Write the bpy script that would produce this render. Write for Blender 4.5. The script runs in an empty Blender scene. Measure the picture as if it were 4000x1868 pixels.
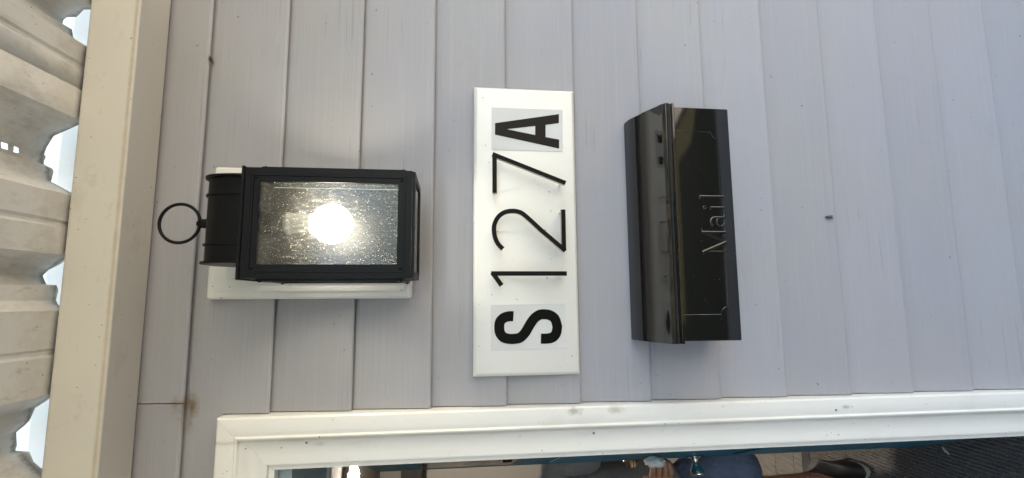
import bpy, bmesh, math, random
from mathutils import Vector, Matrix
R = math.radians
PI = math.pi
random.seed(7)
sc = bpy.context.scene
col = sc.collection

# ------------------------------------------------------------------ camera
cam = bpy.data.cameras.new('camera')
cam.sensor_fit = 'HORIZONTAL'; cam.sensor_width = 36.0
cam.lens = 36.0 * 1900 / 4000
cam.clip_start = 0.02; cam.clip_end = 2000
camo = bpy.data.objects.new('camera', cam); col.objects.link(camo)
cr = Vector((-0.00644545, -0.11634248, -0.99318824))     # image right: the photo is turned a quarter, up is to its left
cd = Vector((-0.99258998, 0.12126362, -0.0077633))       # image down
cf = Vector((0.1213408, 0.98577866, -0.11626198))        # view direction
M = Matrix.Identity(4)
for i in range(3):
    M[i][0] = cr[i]; M[i][1] = -cd[i]; M[i][2] = -cf[i]
M.translation = Vector((0.17967, -0.84605, 1.77114))
camo.matrix_world = M
sc.camera = camo

# ------------------------------------------------------------------ sky, sun, exposure
SUN_EL, SUN_AZ = 44, 138          # azimuth measured from -y (in front of the wall) towards +x
sd = Vector((math.sin(R(SUN_AZ)) * math.cos(R(SUN_EL)), -math.cos(R(SUN_AZ)) * math.cos(R(SUN_EL)), math.sin(R(SUN_EL))))
w = bpy.data.worlds.new('World'); sc.world = w; w.use_nodes = True
nt = w.node_tree
sky = nt.nodes.new('ShaderNodeTexSky'); sky.sky_type = 'NISHITA'; sky.sun_disc = False
sky.sun_elevation = R(SUN_EL); sky.sun_rotation = math.atan2(sd.x, sd.y)
bg = nt.nodes['Background']; bg.inputs['Strength'].default_value = 0.13
nt.links.new(sky.outputs[0], bg.inputs['Color'])
sl = bpy.data.lights.new('sun', 'SUN'); sl.energy = 3.2; sl.angle = R(0.53); sl.color = (1.0, 0.92, 0.80)
so = bpy.data.objects.new('sun', sl); col.objects.link(so)
so.rotation_euler = sd.to_track_quat('Z', 'Y').to_euler(); so.location = (0, 0, 8)
sc.view_settings.view_transform = 'Standard'; sc.view_settings.look = 'None'
sc.view_settings.exposure = 2.75; sc.view_settings.gamma = 1.0
sc.view_settings.use_curve_mapping = False
sc.view_settings.use_white_balance = True; sc.view_settings.white_balance_temperature = 7500; sc.view_settings.white_balance_tint = 13
sc.cycles.max_bounces = 8; sc.cycles.diffuse_bounces = 5; sc.cycles.transparent_max_bounces = 16
sc.cycles.use_denoising = True
sc.cycles.sample_clamp_indirect = 6.0
sc.cycles.caustics_reflective = False; sc.cycles.caustics_refractive = False

# ------------------------------------------------------------------ materials
class NT:
    def __init__(s, name):
        s.m = bpy.data.materials.new(name); s.m.use_nodes = True
        s.t = s.m.node_tree; s.b = s.t.nodes['Principled BSDF']; s.out = s.t.nodes['Material Output']
        s.tc = s.t.nodes.new('ShaderNodeTexCoord')
    def n(s, typ, **kw):
        x = s.t.nodes.new(typ)
        for k, v in kw.items(): setattr(x, k, v)
        return x
    def l(s, a, b): s.t.links.new(a, b)
    def vec(s, scale, loc=(0, 0, 0), src='Object'):
        mp = s.n('ShaderNodeMapping'); mp.inputs['Scale'].default_value = scale; mp.inputs['Location'].default_value = loc
        s.l(s.tc.outputs[src], mp.inputs['Vector']); return mp.outputs[0]
    def noise(s, scale, xyz=(1, 1, 1), detail=4, rough=.55, dist=0, loc=(0, 0, 0)):
        x = s.n('ShaderNodeTexNoise'); x.inputs['Scale'].default_value = scale
        x.inputs['Detail'].default_value = detail; x.inputs['Roughness'].default_value = rough
        x.inputs['Distortion'].default_value = dist
        s.l(s.vec(xyz, loc), x.inputs['Vector']); return x.outputs['Fac']
    def ramp(s, fac, p0, p1, c0=(0, 0, 0, 1), c1=(1, 1, 1, 1)):
        x = s.n('ShaderNodeValToRGB'); e = x.color_ramp.elements
        e[0].position = p0; e[1].position = p1; e[0].color = c0; e[1].color = c1
        s.l(fac, x.inputs[0]); return x.outputs[0]
    def mix(s, fac, a, b, blend='MIX'):
        x = s.n('ShaderNodeMix', data_type='RGBA', blend_type=blend)
        for sock, v in ((x.inputs[0], fac), (x.inputs[6], a), (x.inputs[7], b)):
            if isinstance(v, (int, float)): sock.default_value = v
            elif isinstance(v, tuple): sock.default_value = (*v[:3], 1)
            else: s.l(v, sock)
        return x.outputs[2]
    def math(s, op, a, b=0.0, clamp=False):
        x = s.n('ShaderNodeMath', operation=op, use_clamp=clamp)
        for sock, v in ((x.inputs[0], a), (x.inputs[1], b)):
            if isinstance(v, (int, float)): sock.default_value = v
            else: s.l(v, sock)
        return x.outputs[0]
    def bump(s, h, strength=.3, dist=.002):
        x = s.n('ShaderNodeBump'); x.inputs['Strength'].default_value = strength; x.inputs['Distance'].default_value = dist
        s.l(h, x.inputs['Height']); s.l(x.outputs[0], s.b.inputs['Normal']); return x.outputs[0]
    def col(s, c):
        if isinstance(c, tuple): s.b.inputs['Base Color'].default_value = (*c[:3], 1)
        else: s.l(c, s.b.inputs['Base Color'])
    def dist(s, p, scale=(1, 1, 1)):
        x = s.n('ShaderNodeVectorMath', operation='DISTANCE')
        s.l(s.vec(scale), x.inputs[0]); x.inputs[1].default_value = tuple(a * b for a, b in zip(p, scale)); return x.outputs['Value']

def flyspecks(N, c, scale=55, thr=.045, dens=.62, tint=(.06, .05, .045)):
    """small dark fly specks and dirt dots scattered unevenly"""
    v = N.n('ShaderNodeTexVoronoi', feature='F1'); v.inputs['Scale'].default_value = scale
    wv = N.n('ShaderNodeVectorMath', operation='MULTIPLY_ADD')
    nz = N.n('ShaderNodeTexNoise'); nz.inputs['Scale'].default_value = scale * 5; nz.inputs['Detail'].default_value = 2
    N.l(N.vec((1, 1, 1)), nz.inputs['Vector']); N.l(nz.outputs['Color'], wv.inputs[0])
    wv.inputs[1].default_value = (.16 / scale * 2.2,) * 3; N.l(N.vec((1, 1, 1)), wv.inputs[2])
    N.l(wv.outputs[0], v.inputs['Vector'])
    dots = N.ramp(v.outputs['Distance'], thr, thr * 1.8, (1, 1, 1, 1), (0, 0, 0, 1))
    sel = N.n('ShaderNodeSeparateColor'); N.l(v.outputs['Color'], sel.inputs[0])
    keep = N.ramp(sel.outputs[0], dens, dens + .01)
    f = N.math('MULTIPLY', dots, keep)
    return N.mix(N.math('MULTIPLY', f, .8), c, tint)

def simple(name, c, rough=.5, metal=0, var=.08, nscale=20, bump=0, bscale=300, spec=.5, coat=0):
    N = NT(name)
    f = N.noise(nscale)
    a = tuple(x * (1 - var) for x in c); b = tuple(min(1, x * (1 + var)) for x in c)
    N.col(N.mix(f, a, b))
    N.b.inputs['Roughness'].default_value = rough; N.b.inputs['Metallic'].default_value = metal
    N.b.inputs['Specular IOR Level'].default_value = spec
    if coat: N.b.inputs['Coat Weight'].default_value = coat; N.b.inputs['Coat Roughness'].default_value = .08
    if bump: N.bump(N.noise(bscale, detail=3), bump, .001)
    return N.m

def siding_mat():
    N = NT('painted_siding')
    oi = N.n('ShaderNodeObjectInfo')
    base = N.mix(oi.outputs['Random'], (.348, .343, .372), (.394, .389, .424))
    cloud = N.noise(3.2, (1, 1, 1.6), 5, .6)
    base = N.mix(N.ramp(cloud, .4, .72), base, N.mix(.5, base, (.40, .385, .35)))
    pinkish = N.noise(1.7, (1, 1, 1), 3, .5, loc=(3, 1, 7))
    base = N.mix(N.math('MULTIPLY', N.ramp(pinkish, .5, .75), .3), base, (.42, .385, .40))
    # brushed streaks along the board
    st = N.noise(60, (.05, 1, 4.5), 5, .65)
    base = N.mix(N.math('MULTIPLY', N.ramp(st, .5, .75), .15), base, (.56, .56, .57))
    # hairline cracks along the board
    ck = N.noise(40, (.09, 1, 5), 2, .5, .6, loc=(2, 5, 1))
    ckm = N.math('MULTIPLY', N.ramp(ck, .642, .66), N.ramp(N.noise(5, loc=(8, 2, 2)), .52, .62))
    base = N.mix(N.math('MULTIPLY', ckm, .30), base, (.22, .21, .21))
    # grime patches
    gr = N.noise(9, (1, 1, 1), 6, .7, loc=(5, 0, 2))
    base = N.mix(N.math('MULTIPLY', N.ramp(gr, .58, .8), .35), base, (.33, .31, .29))
    base = flyspecks(N, base, 34, .035, .72)
    base = flyspecks(N, base, 90, .06, .93, (.10, .09, .085))
    # rust run at the butt joint of the top board and a smaller one near a nail
    for (p, r, k) in (((.014, 0, 2.183), .019, .75), ((.020, 0, 2.203), .014, .4), ((-.012, 0, 2.184), .013, .5), ((.588, 0, 2.189), .005, .9)):
        d = N.dist(p, (.75, 0, 1.25))
        dn = N.math('ADD', d, N.math('MULTIPLY', N.math('SUBTRACT', N.noise(45, detail=6, rough=.7), .5), .036 if r > .012 else .006))
        m = N.math('MULTIPLY', N.ramp(dn, r * .25, r, (1, 1, 1, 1), (0, 0, 0, 1)), k)
        base = N.mix(m, base, (.25, .19, .115))
        m2 = N.math('MULTIPLY', N.ramp(dn, r * .02, r * .4, (1, 1, 1, 1), (0, 0, 0, 1)), k * .75)
        base = N.mix(m2, base, (.10, .058, .03))
    N.col(base); N.b.inputs['Roughness'].default_value = .5; N.b.inputs['Specular IOR Level'].default_value = .35
    h = N.math('ADD', N.math('MULTIPLY', st, .6), N.math('ADD', N.math('MULTIPLY', N.noise(700, (.25, 1, 1), 2), .25), N.math('MULTIPLY', ckm, -.6)))
    N.bump(h, .35, .0012)
    return N.m

def cream_mat(name, c0, c1, dirt=.5, bumpst=.1, rough=.4, specks=True, stretch=(1, 1, 1), dcol=(.22, .18, .13), stains=(), groove=None, bands=(), thr=.56):
    N = NT(name)
    b = N.mix(N.noise(4, stretch, 4, .6), c0, c1)
    g = N.noise(11, stretch, 7, .72, loc=(4, 4, 1))
    b = N.mix(N.math('MULTIPLY', N.ramp(g, thr, .8), dirt), b, dcol)
    g2 = N.noise(45, stretch, 5, .7, loc=(1, 4, 9))
    b = N.mix(N.math('MULTIPLY', N.ramp(g2, .62, .78), dirt * .7), b, dcol)
    if specks:
        b = flyspecks(N, b, 60, .05, .80); b = flyspecks(N, b, 130, .08, .93)
    if groove is not None:      # old grime lying in the moulding's groove
        sx = N.n('ShaderNodeSeparateXYZ'); N.l(N.tc.outputs['Object'], sx.inputs[0])
        d = N.math('ABSOLUTE', N.math('SUBTRACT', sx.outputs[0], groove))
        d = N.math('ADD', d, N.math('MULTIPLY', N.math('SUBTRACT', N.noise(30, (2, 1, .35), 6, .75), .5), .010))
        b = N.mix(N.math('MULTIPLY', N.ramp(d, .0005, .0045, (1, 1, 1, 1), (0, 0, 0, 1)), .5), b, (.46, .40, .33))
    for (axis, ctr, r0, r1, amp, k, c) in bands:      # coloured bands, mostly edge grime, broken up by noise
        sx = N.n('ShaderNodeSeparateXYZ'); N.l(N.tc.outputs['Object'], sx.inputs[0])
        d = N.math('ABSOLUTE', N.math('SUBTRACT', sx.outputs[axis], ctr))
        d = N.math('ADD', d, N.math('MULTIPLY', N.math('SUBTRACT', N.noise(60, detail=7, rough=.78, loc=(3, 7, 1)), .5), amp))
        b = N.mix(N.math('MULTIPLY', N.ramp(d, r0, r1, (1, 1, 1, 1), (0, 0, 0, 1)), k), b, c)
    for (p, r, k, c) in stains:
        d = N.math('ADD', N.dist(p, (1.6, 0, .7)), N.math('MULTIPLY', N.math('SUBTRACT', N.noise(70, detail=6, rough=.75), .5), r * 2.6))
        b = N.mix(N.math('MULTIPLY', N.ramp(d, r * .2, r, (1, 1, 1, 1), (0, 0, 0, 1)), k), b, c)
    N.col(b); N.b.inputs['Roughness'].default_value = rough
    N.bump(N.noise(120, stretch, 4, .6), bumpst, .001)
    return N.m

def glass_mat():
    N = NT('seeded_glass')
    t = N.t
    tr = N.n('ShaderNodeBsdfTransparent'); tr.inputs[0].default_value = (.93, .95, .93, 1)
    gl = N.n('ShaderNodeBsdfGlossy'); gl.inputs['Roughness'].default_value = .05
    tl = N.n('ShaderNodeBsdfTranslucent'); tl.inputs[0].default_value = (.95, .97, .92, 1)
    streak = N.noise(230, (1, 1, .22), 3, .6)
    bm_ = N.n('ShaderNodeBump'); bm_.inputs['Strength'].default_value = .55; bm_.inputs['Distance'].default_value = .0012
    N.l(streak, bm_.inputs['Height']); N.l(bm_.outputs[0], gl.inputs['Normal'])
    fr = N.n('ShaderNodeFresnel'); fr.inputs[0].default_value = 1.5; N.l(bm_.outputs[0], fr.inputs['Normal'])
    m1 = N.n('ShaderNodeMixShader'); N.l(fr.outputs[0], m1.inputs[0]); N.l(tr.outputs[0], m1.inputs[1]); N.l(gl.outputs[0], m1.inputs[2])
    sm = N.math('ADD', N.math('MULTIPLY', N.ramp(streak, .52, .74), .05), .012)
    m2 = N.n('ShaderNodeMixShader'); N.l(sm, m2.inputs[0]); N.l(m1.outputs[0], m2.inputs[1]); N.l(tl.outputs[0], m2.inputs[2])
    N.l(m2.outputs[0], N.out.inputs['Surface'])
    return N.m

def seed_mat():
    N = NT('glass_bubble')
    tl = N.n('ShaderNodeBsdfTranslucent'); tl.inputs[0].default_value = (1, .97, .85, 1)
    gl = N.n('ShaderNodeBsdfGlossy'); gl.inputs['Roughness'].default_value = .15
    m = N.n('ShaderNodeMixShader'); m.inputs[0].default_value = .35
    N.l(tl.outputs[0], m.inputs[1]); N.l(gl.outputs[0], m.inputs[2]); N.l(m.outputs[0], N.out.inputs['Surface'])
    return N.m

def emit(name, c, s):
    N = NT(name); e = N.n('ShaderNodeEmission'); e.inputs[0].default_value = (*c, 1); e.inputs[1].default_value = s
    N.l(e.outputs[0], N.out.inputs['Surface']); return N.m

def mailbox_mat():
    N = NT('gloss_black_enamel')
    c = flyspecks(N, (.005, .0045, .0045), 190, .055, .8, (.22, .21, .2))
    N.col(c); N.b.inputs['Roughness'].default_value = .12
    f = N.noise(30, detail=5); N.l(N.ramp(f, .3, .8, (.02, .02, .02, 1), (.06, .06, .06, 1)), N.b.inputs['Roughness'])
    N.b.inputs['Specular IOR Level'].default_value = 1.0
    N.bump(N.noise(420, detail=2), .05, .0005)
    return N.m

def laminate_mat():
    N = NT('grey_oak_laminate')
    oi = N.n('ShaderNodeObjectInfo')
    st = N.noise(14, (6, .5, 1), 6, .65, .8)
    c = N.mix(N.ramp(st, .3, .72), (.10, .09, .075), (.33, .31, .28))
    c = N.mix(N.math('MULTIPLY', oi.outputs['Random'], .4), c, (.20, .19, .17))
    N.col(c); N.b.inputs['Roughness'].default_value = .35
    return N.m

def denim_mat(name, c0, c1, wear):
    N = NT(name)
    b = N.mix(N.noise(9, detail=6, rough=.6), c0, c1)
    b = N.mix(N.math('MULTIPLY', N.ramp(N.noise(5, detail=5, loc=(2, 2, 2)), .48, .7), .6), b, wear)
    weave = N.noise(260, (1, 1, .35), 3, .6)
    b = N.mix(N.math('MULTIPLY', N.ramp(weave, .45, .8), .4), b, wear)
    N.col(b); N.b.inputs['Roughness'].default_value = .9; N.b.inputs['Specular IOR Level'].default_value = .15
    N.bump(N.math('ADD', N.math('MULTIPLY', N.noise(22, (1, 1, .5), 4, .5, 1.0), 1.0), N.math('MULTIPLY', weave, .08)), .8, .012)
    return N.m

MAT = {}
MAT['siding'] = siding_mat()
MAT['casing'] = cream_mat('casing_paint', (.85, .825, .765), (.89, .87, .82), .25, .2, .35, dcol=(.38, .34, .27), stretch=(1.5, 1, .6), stains=[((.553, 0, 1.59), .012, .6, (.30, .25, .16)), ((.553, 0, 1.52), .012, .5, (.34, .29, .2)), ((.545, 0, 1.10), .005, .8, (.22, .10, .05)), ((.515, 0, 2.0), .008, .3, (.4, .37, .3))], groove=.560 - .0365)
MAT['plaque'] = cream_mat('plaque_paint', (.84, .815, .75), (.88, .86, .80), .10, .06, .35)
MAT['block'] = cream_mat('block_plastic', (.76, .745, .70), (.80, .785, .745), .10, .05, .45)
MAT['roof'] = cream_mat('roof_sheet_paint', (.72, .70, .645), (.79, .77, .73), .85, .2, .5, stretch=(1, .45, 1), dcol=(.23, .195, .14), thr=.51, bands=[(1, -.066, .0005, .007, .030, .75, (.12, .095, .065)), (1, -.10, .004, .04, .12, .25, (.36, .30, .22))])
MAT['ledger'] = cream_mat('ledger_paint', (.66, .635, .565), (.72, .695, .63), .42, .12, .42, stretch=(.6, 1, 1), bands=[(2, .0128, .0008, .0030, .006, .55, (.40, .30, .17)), (2, .0785, .0005, .004, .012, .35, (.32, .25, .16)), (2, .0078, .0001, .0003, .0003, .22, (.36, .31, .26))])  # last band mottles the flat underside a little darker
MAT['flashing'] = cream_mat('flashing_paint', (.84, .80, .72), (.88, .85, .78), .35, .05, .45, dcol=(.5, .45, .38))
MAT['black'] = simple('lantern_powder_coat', (.0038, .0038, .0042), .42, var=.25, nscale=40, bump=.10, bscale=900, spec=.2)
MAT['blackdust'] = MAT['black']
MAT['glass'] = glass_mat(); MAT['seed'] = seed_mat()
MAT['bulb'] = emit('lit_bulb', (1.0, .97, .89), 10.0)
MAT['socket'] = simple('bulb_collar', (.72, .71, .66), .4)
MAT['collar'] = simple('bulb_heat_sink', (.13, .13, .125), .5)
MAT['card'] = simple('sticker_card', (.65, .65, .635), .35, var=.05, nscale=8)
MAT['ink'] = simple('sticker_ink', (.003, .0028, .0028), .3, var=.3, nscale=60, bump=.1, bscale=260, spec=.16)
MAT['digit'] = simple('number_bronze_black', (.0035, .003, .003), .5, var=.2, spec=.15)
MAT['digitside'] = simple('number_edge_sheen', (.36, .33, .28), .5, var=.15, nscale=90)  # beige reflection on the numeral sides, put into the base colour
MAT['mail'] = mailbox_mat()
MAT['teal'] = simple('teal_gloss_paint', (.012, .19, .29), .38, var=.25, nscale=12, bump=.08, bscale=60, spec=.3)
MAT['jamb'] = simple('jamb_paint', (.30, .37, .40), .45)
MAT['jambwhite'] = simple('jamb_white', (.72, .71, .68), .45)
MAT['chrome'] = simple('chrome', (.75, .75, .76), .08, 1, var=.02)
MAT['brass'] = simple('brass', (.72, .58, .36), .2, 1, var=.1)
MAT['wallin'] = simple('interior_plaster', (.34, .325, .295), .8, var=.05, nscale=3, bump=.05)
MAT['ceil'] = simple('ceiling_plaster', (.36, .335, .31), .85, var=.05, nscale=3, bump=.08)
MAT['dark'] = simple('dark_wood', (.03, .026, .022), .5, var=.3)
MAT['lam'] = laminate_mat()
MAT['mat'] = simple('ribbed_mat_fibre', (.22, .205, .19), .95, var=.9, nscale=170, bump=.8, bscale=500, spec=.1)
MAT['concrete'] = simple('concrete', (.36, .345, .315), .85, var=.18, nscale=5, bump=.3, bscale=120)
MAT['added_lawn'] = simple('short_grass', (.060, .060, .028), .9, var=.5, nscale=12, bump=.6, bscale=90)
MAT['yard'] = simple('dry_yard_soil', (.24, .22, .15), .95, var=.3, nscale=3, bump=.4, bscale=60)
MAT['skin'] = simple('skin', (.42, .21, .13), .5, var=.2, nscale=60, bump=.25, bscale=420)
MAT['shirt'] = denim_mat('grey_cotton', (.20, .195, .195), (.29, .28, .28), (.45, .44, .43))
MAT['denim'] = denim_mat('blue_denim', (.10, .125, .19), (.15, .19, .28), (.26, .33, .46))
MAT['seam'] = simple('denim_seam', (.06, .085, .15), .9)
MAT['shoe'] = simple('black_shoe', (.012, .012, .014), .55, var=.5, nscale=60, bump=.2)
MAT['sole'] = simple('beige_sole', (.50, .46, .38), .6)
MAT['hair'] = simple('dark_hair', (.02, .016, .013), .6, bump=.6, bscale=200)
MAT['eye'] = simple('eye_white', (.75, .73, .70), .2)
MAT['paper'] = simple('white_paper', (.78, .78, .76), .8, bump=.2)
MAT['lamp'] = emit('lit_standin_dome', (1.0, .97, .93), 42.0)
MAT['leafa'] = simple('hedge_leaf', (.045, .075, .022), .5, var=.5, nscale=9)
MAT['thread'] = simple('thread', (.65, .65, .63), .8)
MAT['nail_dark'] = simple('insect_brown', (.035, .025, .018), .6, var=.5, nscale=300)
MAT['wing'] = simple('insect_wing', (.12, .10, .08), .4)
MAT['nail'] = simple('nail_head', (.20, .18, .165), .6)

# ------------------------------------------------------------------ mesh helpers
def obj(name, bm, mat, parent=None, smooth=None, loc=None):
    """bm holds world coordinates; the object's origin becomes its parent's (or loc)"""
    me = bpy.data.meshes.new(name)
    bmesh.ops.recalc_face_normals(bm, faces=bm.faces[:])
    off = Vector((0, 0, 0))
    if parent is not None: off = wl(parent)
    elif loc is not None: off = Vector(loc)
    if off.length: bmesh.ops.translate(bm, verts=bm.verts[:], vec=-off)
    bm.to_mesh(me); bm.free()
    for m in (mat if isinstance(mat, (list, tuple)) else [mat]): me.materials.append(MAT[m])
    o = bpy.data.objects.new(name, me); col.objects.link(o)
    if parent is not None: o.parent = parent
    elif loc is not None: o.location = loc
    if smooth is not None:
        for p in me.polygons: p.use_smooth = True
        if smooth > 0: me.set_sharp_from_angle(angle=R(smooth))
    return o
def wl(o):
    v = Vector(o.location)
    while o.parent: o = o.parent; v = v + Vector(o.location)
    return v
def tag(o, label=None, cat=None, group=None, kind=None):
    if label: o['label'] = label
    if cat: o['category'] = cat
    if group: o['group'] = group
    if kind: o['kind'] = kind
    return o
def thing(name, label, cat, loc=(0, 0, 0), group=None):
    e = bpy.data.objects.new(name, None); col.objects.link(e); e.location = loc; e.empty_display_size = .05
    return tag(e, label, cat, group)

def box(bm, x0, x1, y0, y1, z0, z1, bev=0, seg=1):
    b = bmesh.new()
    vs = [b.verts.new((x, y, z)) for x in (x0, x1) for y in (y0, y1) for z in (z0, z1)]
    for f in ((0, 1, 3, 2), (4, 6, 7, 5), (0, 4, 5, 1), (2, 3, 7, 6), (0, 2, 6, 4), (1, 5, 7, 3)):
        b.faces.new([vs[i] for i in f])
    if bev: bmesh.ops.bevel(b, geom=b.edges[:], offset=bev, segments=seg, affect='EDGES', profile=.5)
    join(bm, b)
def join(bm, b):
    m = bpy.data.meshes.new('t'); b.to_mesh(m); b.free(); bm.from_mesh(m); bpy.data.meshes.remove(m)
def new(): return bmesh.new()
def bx(*a, **k):
    b = new(); box(b, *a, **k); return b
def sweep(bm, prof, a, b, close=True):
    """loft: prof = list of points at end a (callable i->Vector) to end b"""
    n = len(prof)
    va = [bm.verts.new(a(p)) for p in prof]; vb = [bm.verts.new(b(p)) for p in prof]
    for i in range(n if close else n - 1):
        j = (i + 1) % n; bm.faces.new((va[i], va[j], vb[j], vb[i]))
    if close: bm.faces.new(va); bm.faces.new(vb[::-1])
def tube(bm, pts, rad, seg=10, closed=False, cap=True):
    pts = [Vector(p) for p in pts]; n = len(pts); rings = []
    rr = rad if isinstance(rad, (list, tuple)) else [rad] * n
    up = None
    for i, p in enumerate(pts):
        a = pts[(i - 1) % n] if (closed or i > 0) else p
        c = pts[(i + 1) % n] if (closed or i < n - 1) else p
        t = (c - a).normalized()
        if up is None:
            up = Vector((0, 0, 1)) if abs(t.z) < .9 else Vector((1, 0, 0))
        s = t.cross(up).normalized(); u = s.cross(t).normalized(); up = u
        rings.append([bm.verts.new(p + rr[i] * (math.cos(k * 2 * PI / seg) * s + math.sin(k * 2 * PI / seg) * u)) for k in range(seg)])
    for i in range(n if closed else n - 1):
        A, B = rings[i], rings[(i + 1) % n]
        for k in range(seg): bm.faces.new((A[k], A[(k + 1) % seg], B[(k + 1) % seg], B[k]))
    if cap and not closed: bm.faces.new(rings[0]); bm.faces.new(rings[-1][::-1])
def lathe(bm, prof, origin, axis, seg=24):
    """prof = [(along, radius)]"""
    axis = Vector(axis).normalized(); o = Vector(origin)
    s = axis.orthogonal().normalized(); u = axis.cross(s)
    rings = []
    for (d, r) in prof:
        if r < 1e-6: rings.append([bm.verts.new(o + axis * d)])
        else: rings.append([bm.verts.new(o + axis * d + r * (math.cos(k * 2 * PI / seg) * s + math.sin(k * 2 * PI / seg) * u)) for k in range(seg)])
    for A, B in zip(rings, rings[1:]):
        for k in range(seg):
            k2 = (k + 1) % seg
            if len(A) == 1 and len(B) == 1: continue
            if len(A) == 1: bm.faces.new((A[0], B[k], B[k2]))
            elif len(B) == 1: bm.faces.new((A[k], A[k2], B[0]))
            else: bm.faces.new((A[k], A[k2], B[k2], B[k]))
    for e in (rings[0], rings[-1]):
        if len(e) > 2: bm.faces.new(e)
def prism_xz(bm, poly, y0, y1, holes=()):
    """polygon in the x,z plane extruded from y0 (front) to y1; hole loops bridged by triangulation"""
    loops = [poly] + list(holes)
    for (yy) in (y0, y1):
        es = []
        for lp in loops:
            vs = [bm.verts.new((x, yy, z)) for x, z in lp]
            es += [bm.edges.new((vs[i], vs[(i + 1) % len(vs)])) for i in range(len(vs))]
        bmesh.ops.triangle_fill(bm, use_beauty=True, use_dissolve=False, edges=es)
    for lp in loops:
        n = len(lp)
        for i in range(n):
            (xa, za), (xb, zb) = lp[i], lp[(i + 1) % n]
            bm.faces.new([bm.verts.new(q) for q in ((xa, y0, za), (xb, y0, zb), (xb, y1, zb), (xa, y1, za))])
    bmesh.ops.remove_doubles(bm, verts=bm.verts[:], dist=1e-6)
def stroke_xz(pts, width):
    """outline of a mitred stroke along pts (x,z)"""
    P = [Vector((x, z)) for x, z in pts]; L, Rr = [], []
    for i, p in enumerate(P):
        t0 = (P[i] - P[i - 1]).normalized() if i else None
        t1 = (P[i + 1] - P[i]).normalized() if i < len(P) - 1 else None
        t0 = t0 or t1; t1 = t1 or t0
        t = (t0 + t1).normalized(); nrm = Vector((-t.y, t.x)); k = 1 / max(.28, nrm.dot(Vector((-t0.y, t0.x))))
        L.append(p + nrm * width / 2 * k); Rr.append(p - nrm * width / 2 * k)
    return [(v.x, v.y) for v in L + Rr[::-1]]
def smooth_path(pts, n=4):
    out = []
    P = [Vector(p) for p in pts]
    for i in range(len(P) - 1):
        p0, p1, p2, p3 = P[max(0, i - 1)], P[i], P[i + 1], P[min(len(P) - 1, i + 2)]
        for k in range(n):
            t = k / n
            out.append(tuple(.5 * ((2 * p1) + (p2 - p0) * t + (2 * p0 - 5 * p1 + 4 * p2 - p3) * t * t + (3 * p1 - p0 - 3 * p2 + p3) * t ** 3)))
    out.append(tuple(P[-1])); return out
def frame_xz(bm, x0, x1, z0, z1, wd, y0, y1):
    """rectangular ring frame in the wall plane"""
    prism_xz(bm, [(x0, z0), (x1, z0), (x1, z1), (x0, z1)], y0, y1, [[(x0 + wd, z0 + wd), (x1 - wd, z0 + wd), (x1 - wd, z1 - wd), (x0 + wd, z1 - wd)]])

# ------------------------------------------------------------------ ground and yard
tag(obj('ground', bx(-400, 400, -400, 400, -.40, -.16), 'yard'), kind='structure')
tag(obj('porch_slab', bx(-3.2, 3.2, -1.45, -.001, -.155, -.022, bev=.01), 'concrete'), kind='structure')
tag(obj('added_lawn', bx(-40, 1.5, -40, -1.47, -.159, -.09), 'added_lawn'), kind='structure')  # unseen dark grass added so the glossy mailbox front reflects dark
tag(obj('added_driveway', bx(1.52, 16, -30, -1.47, -.159, -.05), 'concrete'), kind='structure')  # unseen concrete added for warm bounce from the right

# ------------------------------------------------------------------ house wall of lap siding
Z0, EX = 2.19, 0.127
XR = 3.0
wall = thing('house_wall', 'blue-grey painted lap siding wall behind the lantern and mailbox', 'wall')
b = new()      # sheathing with the door opening
box(b, -.0695, XR, .016, .14, -.02, 3.0); box(b, -3.0, -.0695, .016, .14, 2.06, 3.0); box(b, -3.0, -1.03, .016, .14, -.02, 2.06)
obj('sheathing', b, 'wallin', wall)
def board_prof(zb, zt):
    # (y,z): thin top edge tucked behind the board above, thick rounded butt below
    return [(.0125, zt + .018), (.0065, zt + .018), (-.0072, zb + .0042), (-.0067, zb + .0016), (-.0050, zb), (-.0015, zb + .0006), (.0008, zb + .0055), (.0125, zb + .0055)]
def board(x0, x1, zb, zt, sag=0):
    b = new(); pr = board_prof(zb, zt)
    nseg = max(1, int((x1 - x0) / .15)); prev = None
    for i in range(nseg + 1):
        x = x0 + (x1 - x0) * i / nseg
        dz = random.uniform(-.0005, .0005); dy = random.uniform(-.0004, .0004)
        cur = [b.verts.new((x, y + dy, z + dz)) for y, z in pr]
        if prev:
            for k in range(len(pr)): b.faces.new((prev[k], prev[(k + 1) % len(pr)], cur[(k + 1) % len(pr)], cur[k]))
        else: b.faces.new(cur)
        prev = cur
    b.faces.new(prev[::-1]); return b
obj('siding_board', board(.0212, XR, Z0, Z0 + EX), 'siding', wall)
obj('siding_board', board(-3.0, .0196, Z0 + .0004, Z0 + EX), 'siding', wall)
b = board(.0015, XR, Z0 - EX, Z0)
# the piece of the second course that runs on above the door casing
pr = board_prof(Z0 - EX, Z0); yb = .0065 + (-.0072 - .0065) * ((Z0 + .018 - 2.134) / (EX + .014))
c = [(.0125, Z0 + .018), (.0065, Z0 + .018), (yb, 2.134), (.0125, 2.134)]
sweep(b, c, lambda p: Vector((-3.0, p[0], p[1])), lambda p: Vector((.0015, p[0], p[1])))
obj('siding_board', b, 'siding', wall)
for k in range(2, 18):
    z = Z0 - EX * k
    obj('siding_board', board(.0015, XR, z, z + EX), 'siding', wall)
for k in range(2, 18):
    z = Z0 - EX * k
    obj('siding_board', board(-3.0, -1.118, z, z + EX), 'siding', wall)

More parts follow.
